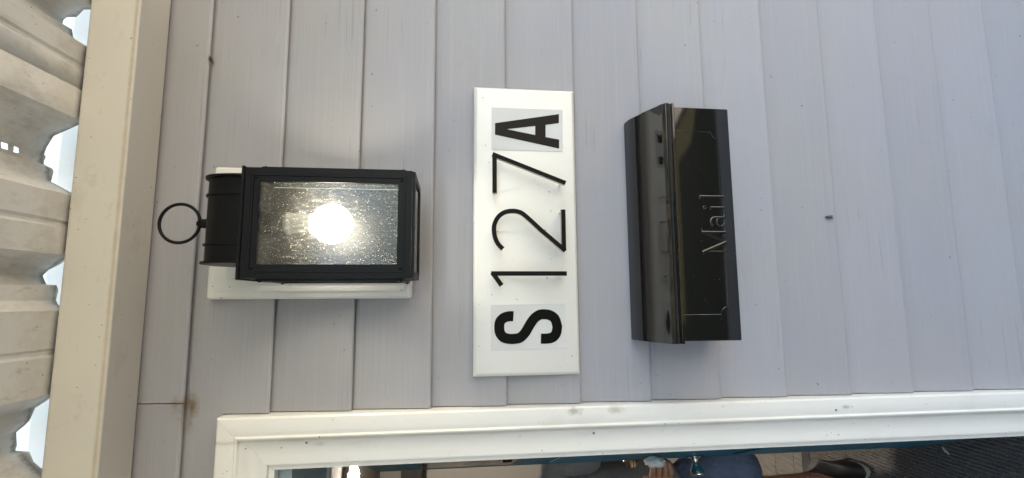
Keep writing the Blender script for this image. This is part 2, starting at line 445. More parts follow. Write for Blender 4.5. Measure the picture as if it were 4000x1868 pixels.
eave = obj('added_eave', bx(-3.4, XR + .3, -.30, .14, 3.0025, 3.05), 'flashing', wall)  # unseen overhang added to shade the flashing below
b = new(); sweep(b, [(-.34, 3.052), (-.34, 3.08), (4.0, 4.90), (8.4, 3.08), (8.4, 3.052)], lambda p: Vector((-3.6, p[0], p[1])), lambda p: Vector((XR + .4, p[0], p[1])))
tag(obj('added_house_roof', b, 'dark'), 'dark pitched roof added unseen above the siding wall to shade the ground', 'roof')  # unseen gable added to keep the ground in front shaded
# ------------------------------------------------------------------ patio roof of ribbed metal sheets
roof = thing('patio_roof', 'cream ribbed metal patio roof on a flat cream wall channel', 'roof', (0, 0, 2.25))
ZV = 2.3305
PITCH = .2
rib = [(.040, .0), (.056, .026), (.064, .034), (.078, .037), (.083, .048), (.113, .048), (.119, .040), (.138, .035), (.147, .020), (.160, .0)]
X0R = -.007 - .098
# the bent sheet ends above the door corner, lantern and plaque, as they stand
BENT = {0: [(-.0648, 0), (-.0420, .024), (-.0299, .034), (-.0260, .044), (-.0192, .046), (-.0021, .0455), (.0070, .037), (.0148, .033), (.0304, .031), (.0506, 0)],
        1: [(.1667, 0), (.1755, .010), (.1808, .0145), (.1960, .0150), (.2019, .0165), (.2050, .030), (.2161, .0345), (.2260, .028), (.2340, .018), (.2462, 0)],
        2: [(.3337, 0), (.3480, .024), (.3571, .038), (.3730, .043), (.3790, .044), (.3823, .052), (.3880, .0526), (.3965, .0533), (.4000, .0535), (.4080, .047), (.4261, .041), (.4497, 0)],
        3: [(.5650, 0), (.5760, .022), (.5860, .030), (.5960, .032), (.6010, .040), (.6080, .041), (.6130, .036), (.6200, .028), (.6260, .014), (.6315, 0)]}
def rib_at(i):
    if i in BENT: return BENT[i]
    return [(X0R + i * PITCH + x, z) for x, z in rib]
def roof_panel(i0, n, yend, seed):
    b = new(); rg = random.Random(seed)
    ys = [yend, yend - .03, yend - .040, yend - .048, yend - .056, yend - .066, yend - .12, yend - .2, yend - .35, yend - .6, yend - 1.2, yend - 1.9]
    xs = [(X0R + i0 * PITCH, 0.0)]
    for i in range(i0, i0 + n):
        r_ = rib_at(i); x_prev = xs[-1][0]; mid = (x_prev + r_[0][0]) / 2
        xs += [(mid - .006, 0.0), (mid - .002, .0022), (mid + .002, .0022), (mid + .006, 0.0)]
        xs += r_
    xs.append((X0R + (i0 + n) * PITCH + .012, 0.0))
    rows = []
    for j, y in enumerate(ys):
        row = []
        for q, (x, z) in enumerate(xs):
            dn = 1.0 if j < 1 else .4
            row.append(b.verts.new((x + rg.uniform(-.0015, .0015) * dn, y + (rg.uniform(-.005, .004) if j == 0 else 0), ZV + (yend - y) * .065 + z + (rg.uniform(-.0014, .0014) * dn if z > .003 else 0))))
        rows.append(row)
    for j, (r0, r1) in enumerate(zip(rows, rows[1:])):
        for k in range(len(xs) - 1):
            # two screw holes through the crown of the bent rib above the lantern
            if j in (2, 4) and abs(xs[k][0] - .3880) < 1e-6: continue
            b.faces.new((r0[k], r0[k + 1], r1[k + 1], r1[k]))
    return b
for s in range(-5, 3):
    b = roof_panel(s * 3, 3, -.066 if s != 0 else -.060, s + 40)
    o = obj('roof_panel', b, 'roof', roof, smooth=25)
    md = o.modifiers.new('thick', 'SOLIDIFY'); md.thickness = .0011; md.offset = 1 if s % 2 else .4
# wall channel (open box) that carries the sheets
b = new(); box(b, -3.2, XR + .2, -.080, -.0052, 2.2575, 2.3285, bev=.0018, seg=2)
obj('wall_channel', b, 'ledger', roof)
b = new()
sweep(b, [(-.004, 2.3292), (-.0065, 2.352), (-.0120, 2.3535), (-.0300, 2.386), (-.0290, 2.390), (-.0085, 2.400), (-.0055, 2.99), (-.004, 2.99)],
      lambda p: Vector((-3.2, p[0], p[1])), lambda p: Vector((XR + .2, p[0], p[1])))
obj('wall_flashing', b, 'flashing', roof)

tag(obj('added_side_wall', bx(-1.95, -1.75, -3.2, -.0085, -.021, 2.32), 'siding'), kind='structure')  # unseen wall added to block light from the left

# ------------------------------------------------------------------ door frame
frame = thing('door_frame', 'white painted moulded door casing around the open doorway', 'door frame', (-.56, 0, -.02))
prof = [(0, .008), (0, -.0235), (.0025, -.0262), (.022, -.0285), (.0268, -.0262), (.0280, -.0262), (.0305, -.0300), (.0330, -.0290), (.0348, -.0232),
        (.042, -.0185), (.052, -.0160), (.062, -.0165), (.0715, -.0190), (.0745, -.0180), (.0752, -.0105), (.0835, -.0105), (.0835, .008)]
ZC, XL = 2.132, -1.115
b = new(); sweep(b, prof, lambda p: Vector((-p[0], p[1], -.02)), lambda p: Vector((-p[0], p[1], ZC - p[0]))); obj('side_casing', b, 'casing', frame, smooth=35)
b = new(); sweep(b, prof, lambda p: Vector((-p[0] - .0004, p[1], ZC - p[0])), lambda p: Vector((XL + p[0] + .0004, p[1], ZC - p[0]))); obj('head_casing', b, 'casing', frame, smooth=35)
b = new(); sweep(b, prof, lambda p: Vector((XL + p[0], p[1], -.02)), lambda p: Vector((XL + p[0], p[1], ZC - p[0]))); obj('side_casing', b, 'casing', frame, smooth=35)
obj('jamb', bx(-.0855, -.0700, .0090, .142, -.02, 2.052), 'jambwhite', frame)
obj('jamb', bx(-1.0285, -1.0155, .0090, .142, -.02, 2.052), 'jambwhite', frame)
obj('head_jamb', bx(-1.0150, -.0860, .0090, .235, 2.0280, 2.0500), 'jamb', frame)
obj('inner_trim', bx(-1.06, -.06, .236, .252, 2.022, 2.11), 'jambwhite', frame)
obj('threshold', bx(-1.0150, -.0860, .0, .145, -.02, .006, bev=.002), 'brass', frame)
for (x, z) in ((-.0423, 1.9996), (-.0452, 1.5378), (-.0376, 1.0684), (-.020, 1.10)):
    b = new(); lathe(b, [(-.001, .0018), (.0012, .0020), (.0014, 0)], (x, -.0182 if x < -.03 else -.0278, z), (0, -1, 0), 10); obj('nail', b, 'nail', frame)

# ------------------------------------------------------------------ open teal door, hinged beside the right casing
hinge = Vector((-.090, .150, 0)); far = Vector((-.3920, .900, 0))
dx = (far - hinge).normalized(); dn = Vector((-dx.y, dx.x, 0))      # dn points away to the left: the outside face
DW = (far - hinge).length
door = thing('front_door', 'glossy teal front door standing open inward, seen nearly edge on', 'door', (hinge.x, hinge.y, .0))
def dbox(bm, u0, u1, t0, t1, z0, z1, bev=0):
    b = bx(u0, u1, t0, t1, z0, z1, bev=bev)
    for v in b.verts:
        q = hinge + dx * v.co.x + dn * v.co.y; v.co = Vector((q.x, q.y, v.co.z))
    join(bm, b)
def dpt(u, t, z):
    q = hinge + dx * u + dn * t; return Vector((q.x, q.y, z))
b = new(); dbox(b, 0, DW, -.045, 0, .014, 2.022, .0015); obj('slab', b, 'teal', door)
for (z0, z1) in ((.18, .82), (1.05, 1.46)):
    for (u0, u1) in ((.10, .37), (.44, .70)):
        b = new(); dbox(b, u0, u1, .0004, .007, z0, z1, .003); obj('panel', b, 'teal', door)
b = new(); dbox(b, .10, .70, .0004, .004, 1.56, 1.90, .002); f = obj('glazing_bead', b, 'teal', door)
b = new(); dbox(b, .13, .67, .0044, .006, 1.59, 1.87); obj('pane', b, 'glass', f)
ax = tuple(dn)
KU = DW - .062
b = new(); lathe(b, [(.0005, .030), (.004, .031), (.007, .024), (.010, .014), (.022, .011), (.030, .014), (.042, .022), (.052, .0265), (.060, .026), (.064, .018), (.065, 0)], dpt(KU, 0, .938), ax); obj('knob', b, 'chrome', door, smooth=40)
b = new(); lathe(b, [(.0005, .030), (.006, .030), (.012, .022), (.026, .018), (.030, .014), (.030, 0)], dpt(KU, 0, 1.165), ax); obj('deadbolt', b, 'brass', door, smooth=40)
b = new(); lathe(b, [(.0005, .016), (.009, .014), (.010, .006), (.010, 0)], dpt(KU - .22, 0.0, 1.615), ax); obj('peephole', b, 'black', door, smooth=40)
b = new(); dbox(b, DW + .0004, DW + .003, -.034, -.010, 1.05, 1.16, .001); obj('edge_plate', b, 'brass', door)
b = new(); dbox(b, DW + .0004, DW + .003, -.034, -.010, .91, .97, .001); obj('edge_plate', b, 'brass', door)
for z in (.25, 1.02, 1.80):
    b = new(); lathe(b, [(-.045, 0), (-.045, .006), (.045, .006), (.045, 0)], dpt(-.004, -.020, z), (0, 0, 1), 10); obj('hinge', b, 'chrome', door)

# ------------------------------------------------------------------ room behind the doorway
fl = tag(obj('room_floor', bx(-3.2, 1.5, .142, 4.1, -.14, -.006), 'dark'), kind='structure')
tag(obj('room_ceiling', bx(-3.2, 1.5, .1425, 4.1, 2.46, 2.56), 'ceil'), kind='structure')
tag(obj('room_wall_back', bx(-3.2, 1.5, 4.1, 4.2, -.14, 2.56), 'wallin'), kind='structure')
tag(obj('room_wall_left', bx(-3.3, -3.2, .0, 4.2, -.14, 2.56), 'wallin'), kind='structure')
tag(obj('room_wall_right', bx(1.5, 1.6, .142, 4.2, -.14, 2.56), 'wallin'), kind='structure')
me0 = None
for i in range(13):
    for j in range(2):
        x = -1.0 + (i % 13) * .0 ; 
        yy0 = 1.48 + i * .152
        x0 = -2.4 + j * 1.22 + (.4 if i % 2 else 0)
        if me0 is None:
            o = obj('plank', bx(0, 1.218, 0, .1505, -.0055, .004, bev=.0012), 'lam', fl); me0 = o.data
        else:
            o = bpy.data.objects.new('plank', me0); col.objects.link(o); o.parent = fl
        o.location = (x0, yy0, 0)
o = tag(obj('wall_pelmet', bx(-2.6, .4, 3.96, 4.099, 2.06, 2.25, bev=.004), 'dark'), 'dark horizontal pelmet high on the room wall beyond the doorway', 'pelmet')
lamp = thing('standin_ceiling_light', 'lit white dome ceiling light standing in for bright glass in the room beyond the doorway', 'ceiling light', (-1.03, 2.62, 2.459))  # dome stands in for bright glass; its emission also lights the room
b = new(); lathe(b, [(0.001, .17), (.02, .17), (.024, .165), (.024, 0)], (-1.03, 2.62, 2.459), (0, 0, -1), 32); obj('base', b, 'jambwhite', lamp, smooth=40)
b = new(); lathe(b, [(.0245, .125), (.04, .120), (.055, .10), (.065, .06), (.068, 0)], (-1.03, 2.62, 2.459), (0, 0, -1), 32); obj('dome', b, 'lamp', lamp, smooth=60)

# ribbed mat
matt = thing('door_mat', 'dark grey ribbed carpet mat just inside the doorway', 'mat', (-.6, .85, .004))
b = new()
rg = random.Random(3)
nx = 88; x0, x1, y0, y1 = -1.28, -.12, .16, 1.50
ys = [y0 + (y1 - y0) * j / 90 for j in range(91)]
rows = []
for j, y in enumerate(ys):
    row = []
    for i in range(nx * 2 + 1):
        x = x0 + (x1 - x0) * i / (nx * 2)
        hi = (i % 2 == 1)
        row.append(b.verts.new((x + .10 * (y - .8) * 0 + rg.uniform(-.0012, .0012), y, .005 + (.0065 + rg.uniform(-.0025, .0025) if hi else 0))))
    rows.append(row)
for r0, r1 in zip(rows, rows[1:]):
    for k in range(nx * 2): b.faces.new((r0[k], r0[k + 1], r1[k + 1], r1[k]))
o = obj('ribbed_pile', b, 'mat', matt); o['kind'] = 'stuff'
obj('border', bx(-1.33, -.115, 1.5005, 1.56, .0045, .010, bev=.002), 'shoe', matt)
b = new()
vs = [b.verts.new(p) for p in ((-.385, .775, .0135), (-.378, .790, .016), (-.368, .800, .0135), (-.360, .792, .020), (-.372, .778, .018))]
b.faces.new(vs); r_ = bmesh.ops.extrude_face_region(b, geom=b.faces[:]); bmesh.ops.translate(b, verts=[v for v in r_['geom'] if isinstance(v, bmesh.types.BMVert)], vec=(0, 0, .002))
tag(obj('paper_scrap', b, 'paper', loc=(-.372, .788, .012)), 'tiny white scrap of paper lying on the dark ribbed mat', 'paper scrap')

# ------------------------------------------------------------------ mounting block and lantern
LX = .2885
blk = thing('mounting_block', 'cream plastic mounting block behind the black lantern', 'mounting block', (LX, 0, 1.842))
b = new(); box(b, .181, .3975, -.0185, -.0058, 1.8415, 2.1632, bev=.005, seg=3); obj('base_plate', b, 'block', blk, smooth=30)
b = new(); box(b, .193, .3855, -.0212, -.0187, 1.8535, 2.1512, bev=.0012, seg=2); obj('raised_face', b, 'block', blk, smooth=30)
b = new(); box(b, .2130, .3640, -.0258, -.0214, 1.870, 2.132, bev=.003, seg=2); obj('centre_pad', b, 'block', blk, smooth=30)

lan = thing('wall_lantern', 'square black wall lantern with seeded glass and a lit bulb', 'lantern', (LX, -.026, 1.84))
LX0, LX1, LZ0, LZ1 = .2088, .3645, 1.8335, 2.0620
YF, YB = -.145, -.034
FW = .0195
# back plate
obj('back_plate', bx(LX0 + .004, LX1 - .004, -.0335, -.0262, LZ0 + .004, LZ1 + .004, bev=.001), 'black', lan)
def frame_part(name, bm): return obj(name, bm, 'black', lan)
def screw(parent, p, axis, r=.0021):
    b = new(); lathe(b, [(-.0005, r), (.0008, r), (.0016, r * .55), (.0016, 0)], p, axis, 8); obj('screw', b, 'black', parent)
b = new(); frame_xz(b, LX0, LX1, LZ0, LZ1, FW, YF, YF + .0035)
ff = frame_part('front_frame', b)
b = new(); frame_xz(b, LX0 + .009, LX1 - .009, LZ0 + .009, LZ1 - .009, .0028, YF - .0014, YF - .0002)
bmesh.ops.bevel(b, geom=[e for e in b.edges], offset=.0004, segments=1, affect='EDGES')
obj('bead', b, 'black', ff)
for x in (LX0 + .0125, LX1 - .0125):
    for z in (LZ0 + .0125, LZ1 - .0125): screw(ff, (x + (.002 if x < LX else -.002), YF - .0004, z + (.002 if z < 1.95 else -.002)), (0, -1, 0))
obj('front_pane', bx(LX0 + FW - .004, LX1 - FW + .004, YF + .0040, YF + .0062, LZ0 + FW - .004, LZ1 - FW + .004), 'glass', lan)
# sides
for s, X in ((-1, LX0), (1, LX1)):
    b = new()
    y0, y1 = YF + .0040, YB - .0004
    frame_xz(b, y0, y1, LZ0, LZ1, .014, 0, .0032)      # built in x,z then turned
    for v in b.verts:
        v.co = Vector((X - s * .0002 - s * v.co.y, v.co.x, v.co.z))
    sf = frame_part('side_frame', b)
    b = new(); frame_xz(b, y0 + .004, y1 - .004, LZ0 + .010, LZ1 - .018, .011, 0, .0030)
    for v in b.verts: v.co = Vector((X + s * .0003 + s * v.co.y, v.co.x, v.co.z))
    obj('outer_flange', b, 'black', sf)
    for z in (LZ0 + .014, LZ1 - .022):
        for y in (y0 + .008, y1 - .008): screw(sf, (X + s * .0033, y, z), (s, 0, 0), .0024)
    xa, xb = sorted((X - s * .0050, X - s * .0036))
    obj('side_pane', bx(xa, xb, y0 + .010, y1 - .010, LZ0 + .010, LZ1 - .010), 'glass', lan)
# bottom frame and pane, roof plate
b = new(); frame_xz(b, LX0 + .001, LX1 - .001, YF + .001, YB - .001, .010, 0, .004)
for v in b.verts: v.co = Vector((v.co.x, v.co.z, LZ0 - .0005 - v.co.y))
bf = frame_part('bottom_frame', b)
obj('bottom_pane', bx(LX0 + .009, LX1 - .009, YF + .010, YB - .010, LZ0 + .0004, LZ0 + .0022), 'glass', lan)
obj('top_plate', bx(LX0 - .0018, LX1 + .0018, YF - .0020, YB + .001, LZ1 + .0004, LZ1 + .0050, bev=.001), 'black', lan)
# barrel vent lying across the top
BY, BZ, BR = -.086, LZ1 + .0055, .060
def half_barrel(bm, xa, xb, r, n=20):
    pr = [(BY + r * math.copysign(abs(math.cos(PI * k / n)) ** .75, math.cos(PI * k / n)), BZ + (r + .0170) * math.sin(PI * k / n) ** .75) for k in range(n + 1)]
    sweep(bm, pr, lambda p: Vector((xa, p[0], p[1])), lambda p: Vector((xb, p[0], p[1])))
BRX = .046
b = new(); half_barrel(b, .2345, .3545, BRX); vent = obj('barrel_vent', b, 'black', lan, smooth=40)
for xc, rr, wd in ((.2325, .0505, .0032), (.2585, .0485, .0026), (.3300, .0485, .0026), (.3560, .0505, .0032)):
    b = new(); half_barrel(b, xc - wd / 2, xc + wd / 2, rr); bmesh.ops.bevel(b, geom=[e for e in b.edges if e.calc_face_angle(0) > 1.2], offset=.0008, segments=2, affect='EDGES')
    obj('rim', b, 'black', vent, smooth=40)
ZT = BZ + BRX + .0170
b = new(); lathe(b, [(-.002, .0075), (.010, .0070), (.017, .0058), (.0195, .003), (.0195, 0)], (.2925, BY, ZT), (0, 0, 1), 14); obj('loop_mount', b, 'black', lan, smooth=40)
b = new(); rc = Vector((.2925, BY, 2.1740)); tube(b, [rc + .0288 * Vector((math.cos(a * 2 * PI / 40), .05 * math.sin(a * 2 * PI / 40), math.sin(a * 2 * PI / 40))) for a in range(40)], .0024, 8, closed=True)
obj('hanging_ring', b, 'black', lan, smooth=60)
# bulb hanging from a socket under the top plate
BX_, BYb, BZb = .2937, -.090, 1.9565
b = new(); lathe(b, [(0, .017), (.012, .0175), (.022, .016), (.022, 0)], (BX_, BYb, LZ1 - .0005), (0, 0, -1), 20); obj('lamp_holder', b, 'black', lan, smooth=40)
b = new(); lathe(b, [(0, 0), (0, .0150), (.0015, .0172), (.006, .0172), (.008, .0156), (.012, .0150), (.030, .0142), (.037, .0155), (.037, 0)], (BX_, BYb, 2.0235), (0, 0, -1), 24); obj('bulb_collar', b, 'collar', lan, smooth=40)
b = new(); bmesh.ops.create_uvsphere(b, u_segments=32, v_segments=20, radius=.0302); bmesh.ops.translate(b, verts=b.verts[:], vec=(BX_, BYb, BZb)); obj('bulb', b, 'bulb', lan, smooth=180)
# bubbles in the front glass
b = new(); rg = random.Random(11)
for k in range(2600):
    x = rg.uniform(LX0 + FW, LX1 - FW); z = rg.uniform(LZ0 + FW, LZ1 - FW); y = YF + .0066 + rg.uniform(0, .0006)
    r = rg.choice((.00014, .00018, .00022, .00026, .0004)); l = r * rg.choice((1, 1.2, 2, 4))
    vs = [b.verts.new((x + dx_, y + dy_, z + dz_)) for dx_, dy_, dz_ in ((r, 0, 0), (-r, 0, 0), (0, r, 0), (0, -r, 0), (0, 0, l), (0, 0, -l))]
    for f in ((0, 2, 4), (2, 1, 4), (1, 3, 4), (3, 0, 4), (2, 0, 5), (1, 2, 5), (3, 1, 5), (0, 3, 5)): b.faces.new([vs[i] for i in f])
o = obj('glass_bubbles', b, 'seed', lan); o['kind'] = 'stuff'

# ------------------------------------------------------------------ a fly and a cocoon on the boards
fly = thing('insect', 'small dark winged insect resting on the siding below the mailbox', 'insect', (.3295, -.008, 1.0650))
b = new(); lathe(b, [(-.007, 0), (-.006, .0012), (-.001, .0016), (.003, .0020), (.006, .0014), (.0075, 0)], (.3295, -.0085, 1.0650), (.05, 0, 1), 8); obj('insect_body', b, 'nail_dark', fly, smooth=60)
for s_ in (-1, 1):
    b = new(); vs = [b.verts.new(q) for q in ((.3295, -.0100, 1.0685), (.3295 + s_ * .0035, -.0094, 1.0640), (.3295 + s_ * .0030, -.0092, 1.0560), (.3295 + s_ * .0008, -.0098, 1.0575))]
    b.faces.new(vs); r_ = bmesh.ops.extrude_face_region(b, geom=b.faces[:]); bmesh.ops.translate(b, verts=[v for v in r_['geom'] if isinstance(v, bmesh.types.BMVert)], vec=(0, -.0002, 0)); obj('wing', b, 'wing', fly)
b = new(); lathe(b, [(-.005, 0), (-.004, .0018), (0, .0026), (.004, .0018), (.005, 0)], (.5880, -.0065, 2.1865), (1, 0, .3), 8)
tag(obj('cocoon', b, 'nail_dark', smooth=60, loc=(.588, -.0065, 2.1865)), 'tiny dark cocoon under a board edge near the roof channel', 'cocoon')

# ------------------------------------------------------------------ number plaque
b = new(); box(b, .0507, .5552, -.0195, -.0056, 1.5580, 1.7396)
fe = [e for e in b.edges if all(v.co.y < -.019 for v in e.verts)]
bmesh.ops.bevel(b, geom=fe, offset=.0065, segments=3, affect='EDGES', profile=.3)
plq = tag(obj('number_plaque', b, 'plaque', smooth=50, loc=(.303, -.0056, 1.558)), 'long white wooden plaque carrying the letters and numbers of the address', 'plaque')
# routed line just inside the edge is given by the stepped bevel
YP = -.0197
def sticker(corners, label):
    x = sum(c[0] for c in corners) / 4; z = sum(c[1] for c in corners) / 4
    t = thing('letter_sticker', label, 'sticker', (x, YP, z), 'letter stickers on the white plaque')
    b = new(); prism_xz(b, corners, YP - .0005, YP - .0001); obj('backing', b, 'card', t)
    return t
t = sticker([(.1689, 1.7102), (.1705, 1.5832), (.0949, 1.5830), (.0936, 1.7099)], 'grey sticker with a bold black letter S, left end of the plaque')
S = smooth_path([(.1498, 1.6722), (.1499, 1.6792), (.1475, 1.6883), (.1412, 1.6948), (.1313, 1.6963), (.1222, 1.6948), (.1151, 1.6891), (.1124, 1.6794), (.1123, 1.6708), (.1143, 1.661), (.1226, 1.6522), (.1352, 1.6445), (.1458, 1.6367), (.1517, 1.6278), (.1527, 1.6201), (.1513, 1.6102), (.1454, 1.6015), (.1347, 1.5977), (.1293, 1.5973), (.1197, 1.5997), (.1134, 1.6064), (.1119, 1.6163), (.112, 1.6257)], 3)
def stroke_strip(bm, pts, width, y0, y1):
    """a stroke as a chain of quads, front and back, with its rims"""
    o = stroke_xz(pts, width); n = len(pts); L, Rr = o[:n], o[n:][::-1]
    V = {}
    for tag_, arr in (('L', L), ('R', Rr)):
        for i, (x, z) in enumerate(arr):
            V[tag_, i, 0] = bm.verts.new((x, y0, z)); V[tag_, i, 1] = bm.verts.new((x, y1, z))
    fr = []
    for i in range(n - 1):
        fr.append(bm.faces.new((V['L', i, 0], V['L', i + 1, 0], V['R', i + 1, 0], V['R', i, 0])))
        bm.faces.new((V['L', i, 1], V['L', i + 1, 1], V['R', i + 1, 1], V['R', i, 1]))
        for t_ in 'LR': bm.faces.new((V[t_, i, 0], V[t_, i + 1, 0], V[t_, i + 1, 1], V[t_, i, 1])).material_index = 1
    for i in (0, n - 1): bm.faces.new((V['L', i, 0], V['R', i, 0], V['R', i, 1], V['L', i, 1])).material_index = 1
b = new(); stroke_strip(b, S, .0168, YP - .0010, YP - .0006); obj('letter', b, ['ink', 'ink'], t)
t = sticker([(.516, 1.7085), (.5165, 1.5803), (.4389, 1.5815), (.439, 1.709)], 'grey sticker with a bold black letter A, right end of the plaque')
b = new(); prism_xz(b, [(.4872, 1.7026), (.5083, 1.5874), (.4916, 1.5877), (.4874, 1.612), (.4648, 1.6123), (.4609, 1.5878), (.4444, 1.5881), (.4664, 1.7027)], YP - .0010, YP - .0006, [[(.4769, 1.6818), (.4849, 1.6307), (.4679, 1.6309)]]); obj('letter', b, 'ink', t)
YD0, YD1 = -.0450, -.0375
def number(strokes, label, pins, nm='house_number'):
    xs = [p[0] for s in strokes for p in s]; t = thing(nm, label, 'number', (sum(xs) / len(xs), YP, 1.584), 'raised black numbers on the white plaque')
    b = new()
    for k, s in enumerate(strokes): stroke_strip(b, s, .0074, YD0 - .0002 * k, YD1 - .0002 * k)
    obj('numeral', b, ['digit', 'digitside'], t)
    for (x, z) in pins:
        b = new(); lathe(b, [(0, 0), (0, .0022), (YD1 - YP + .0, .0022), (YD1 - YP, 0)][::1], (x, YP - .0001, z), (0, 1, 0), 10); obj('pin', b, 'socket', t)
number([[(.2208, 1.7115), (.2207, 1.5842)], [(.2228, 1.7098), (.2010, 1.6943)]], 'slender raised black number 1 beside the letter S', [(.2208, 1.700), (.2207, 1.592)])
two = smooth_path([(.2617, 1.6919), (.2691, 1.6993), (.2798, 1.7046), (.2927, 1.7067), (.304, 1.7056), (.316, 1.6992), (.3237, 1.6884), (.3261, 1.6743), (.3234, 1.6613), (.3155, 1.6506), (.3037, 1.6376), (.2918, 1.6247), (.281, 1.6117), (.2590, 1.5860)], 3)
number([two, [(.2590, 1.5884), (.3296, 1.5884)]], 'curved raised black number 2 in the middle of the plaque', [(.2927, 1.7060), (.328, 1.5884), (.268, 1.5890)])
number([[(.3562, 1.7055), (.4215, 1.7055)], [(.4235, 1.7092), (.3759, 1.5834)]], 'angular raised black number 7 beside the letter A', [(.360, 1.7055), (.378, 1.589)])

# ------------------------------------------------------------------ mailbox
mb = thing('mailbox', 'glossy black metal wall mailbox with a sloping lid and embossed Mail lettering', 'mailbox', (.304, 0, 1.311))
MX0, MX1, MZ0 = .1105, .4970, 1.3115
b = new(); sweep(b, [(-.0060, MZ0 + .001), (-.098, MZ0), (-.0995, MZ0 + .002), (-.0995, 1.424), (-.0060, 1.450)], lambda p: Vector((MX0, p[0], p[1])), lambda p: Vector((MX1, p[0], p[1])))
bmesh.ops.bevel(b, geom=b.edges[:], offset=.0008, segments=1, affect='EDGES'); obj('body', b, 'mail', mb, smooth=30)
LXa, LXb = .1078, .5000
prl = [(-.0060, 1.4615), (-.024, 1.4606), (-.034, 1.4580), (-.044, 1.4540), (-.0965, 1.4325), (-.1015, 1.4308), (-.1030, 1.4285), (-.0995, 1.4262), (-.0300, 1.4540), (-.0060, 1.4560)]
b = new(); sweep(b, prl, lambda p: Vector((LXa, p[0], p[1])), lambda p: Vector((LXb, p[0], p[1]))); lid = obj('lid', b, 'mail', mb, smooth=14)
b = new(); sweep(b, [(-.1032, 1.4284), (-.1062, 1.4262), (-.1064, 1.4215), (-.1040, 1.4190), (-.1036, 1.4165), (-.1062, 1.4145), (-.1062, 1.4118), (-.1034, 1.4098), (-.1005, 1.4110), (-.1005, 1.4258)],
                 lambda p: Vector((LXa - .0006, p[0], p[1])), lambda p: Vector((LXb + .0006, p[0], p[1]))); obj('lid_lip', b, 'mail', lid, smooth=50)
for s, X in ((-1, LXa), (1, LXb)):
    b = new(); pp = [(-.0061, 1.4600), (-.060, 1.4468), (-.088, 1.4338), (-.1000, 1.4300), (-.1000, 1.4180), (-.0061, 1.4430)]
    sweep(b, pp, lambda p: Vector((X + s * .0002, p[0], p[1])), lambda p: Vector((X + s * .0012, p[0], p[1]))); obj('lid_cheek', b, 'mail', lid)
# embossed border with notched corners
def notch(cx, cz, r, a0, a1, n=7): return [(cx + r * math.cos(R(a0 + (a1 - a0) * k / n)), cz + r * math.sin(R(a0 + (a1 - a0) * k / n))) for k in range(n + 1)]
path = [(.4555, 1.4085)] + notch(.4555, 1.3325, .0125, 90, 180)[:] + [] + notch(.152, 1.3325, .0125, 0, 90) + [(.152, 1.4085)]
b = new(); tube(b, [(x, -.0996, z) for x, z in path], .0006, 6); obj('embossed_border', b, 'mail', mb, smooth=60)
def letter(strokes, name='embossed_letter'):
    b = new()
    for k, (pts, wd) in enumerate(strokes):     # pressed from behind: rounded ridges
        tube(b, [(x, -.0990, z) for x, z in pts], wd * .5 + .0002 * (k % 3), 10)
    for v in b.verts: v.co.y = -.0992 - max(0, -.0992 - v.co.y) * .42 if v.co.y < -.0992 else v.co.y
    obj(name, b, 'mail', mb, smooth=60)
zb, zc = 1.3290, 1.3710
letter([([(.2535, zb), (.2535, zc)], .0030), ([(.2520, zc), (.2690, zb)], .0058), ([(.2690, zb), (.2858, zc)], .0026), ([(.2850, zb), (.2850, zc)], .0058),
        ([(.2475, zb + .0012), (.2595, zb + .0012)], .0026), ([(.2785, zb + .0012), (.2915, zb + .0012)], .0026), ([(.2475, zc - .0012), (.2560, zc - .0012)], .0026), ([(.2840, zc - .0012), (.2915, zc - .0012)], .0026)])
ring = [(.3030 + .0075 * math.cos(a * PI / 8), 1.3360 + .0068 * math.sin(a * PI / 8)) for a in range(0, 17)]
letter([(ring, .0036), (smooth_path([(.2965, 1.3500), (.3010, 1.3535), (.3070, 1.3520), (.3098, 1.3470), (.3098, 1.3340), (.3110, zb + .001), (.3150, zb)], 3), .0042)])
letter([([(.3265, zb), (.3265, 1.3530)], .0048), ([(.3215, zb + .001), (.3320, zb + .001)], .0024), ([(.3220, 1.3520), (.3270, 1.3530)], .0024), ([(.3265 + .0026 * math.cos(a * PI / 4), 1.3630 + .0026 * math.sin(a * PI / 4)) for a in range(9)], .0026)])
letter([([(.3450, zb), (.3450, 1.3710)], .0048), ([(.3400, zb + .001), (.3505, zb + .001)], .0024), ([(.3405, 1.3700), (.3455, 1.3710)], .0024)])

# ------------------------------------------------------------------ person in the doorway
def skinned(name, nodes, edges, mat, parent, sub=2, root=0):
    me = bpy.data.meshes.new(name + '_cage'); off = wl(parent)
    keys = list(nodes); idx = {k: i for i, k in enumerate(keys)}
    me.from_pydata([Vector(nodes[k][:3]) - off for k in keys], [(idx[a], idx[c]) for a, c in edges], [])
    o = bpy.data.objects.new(name, me); col.objects.link(o)
    md = o.modifiers.new('skin', 'SKIN'); md.use_smooth_shade = True; md.branch_smoothing = .6
    for i, k in enumerate(keys):
        r = nodes[k][3]; r = r if isinstance(r, tuple) else (r, r)
        me.skin_vertices[0].data[i].radius = r; me.skin_vertices[0].data[i].use_root = (i == root)
    s = o.modifiers.new('sub', 'SUBSURF'); s.levels = sub; s.render_levels = sub
    dg = bpy.context.evaluated_depsgraph_get(); dg.update()
    m2 = bpy.data.meshes.new_from_object(o.evaluated_get(dg)); m2.name = name
    for p in m2.polygons: p.use_smooth = True
    m2.materials.clear(); m2.materials.append(MAT[mat])
    bpy.data.objects.remove(o); bpy.data.meshes.remove(me)
    q = bpy.data.objects.new(name, m2); col.objects.link(q); q.parent = parent
    return q
per = thing('person', 'person in grey shirt and blue denim shorts wiping the open door', 'person', (-.70, 1.25, .012))
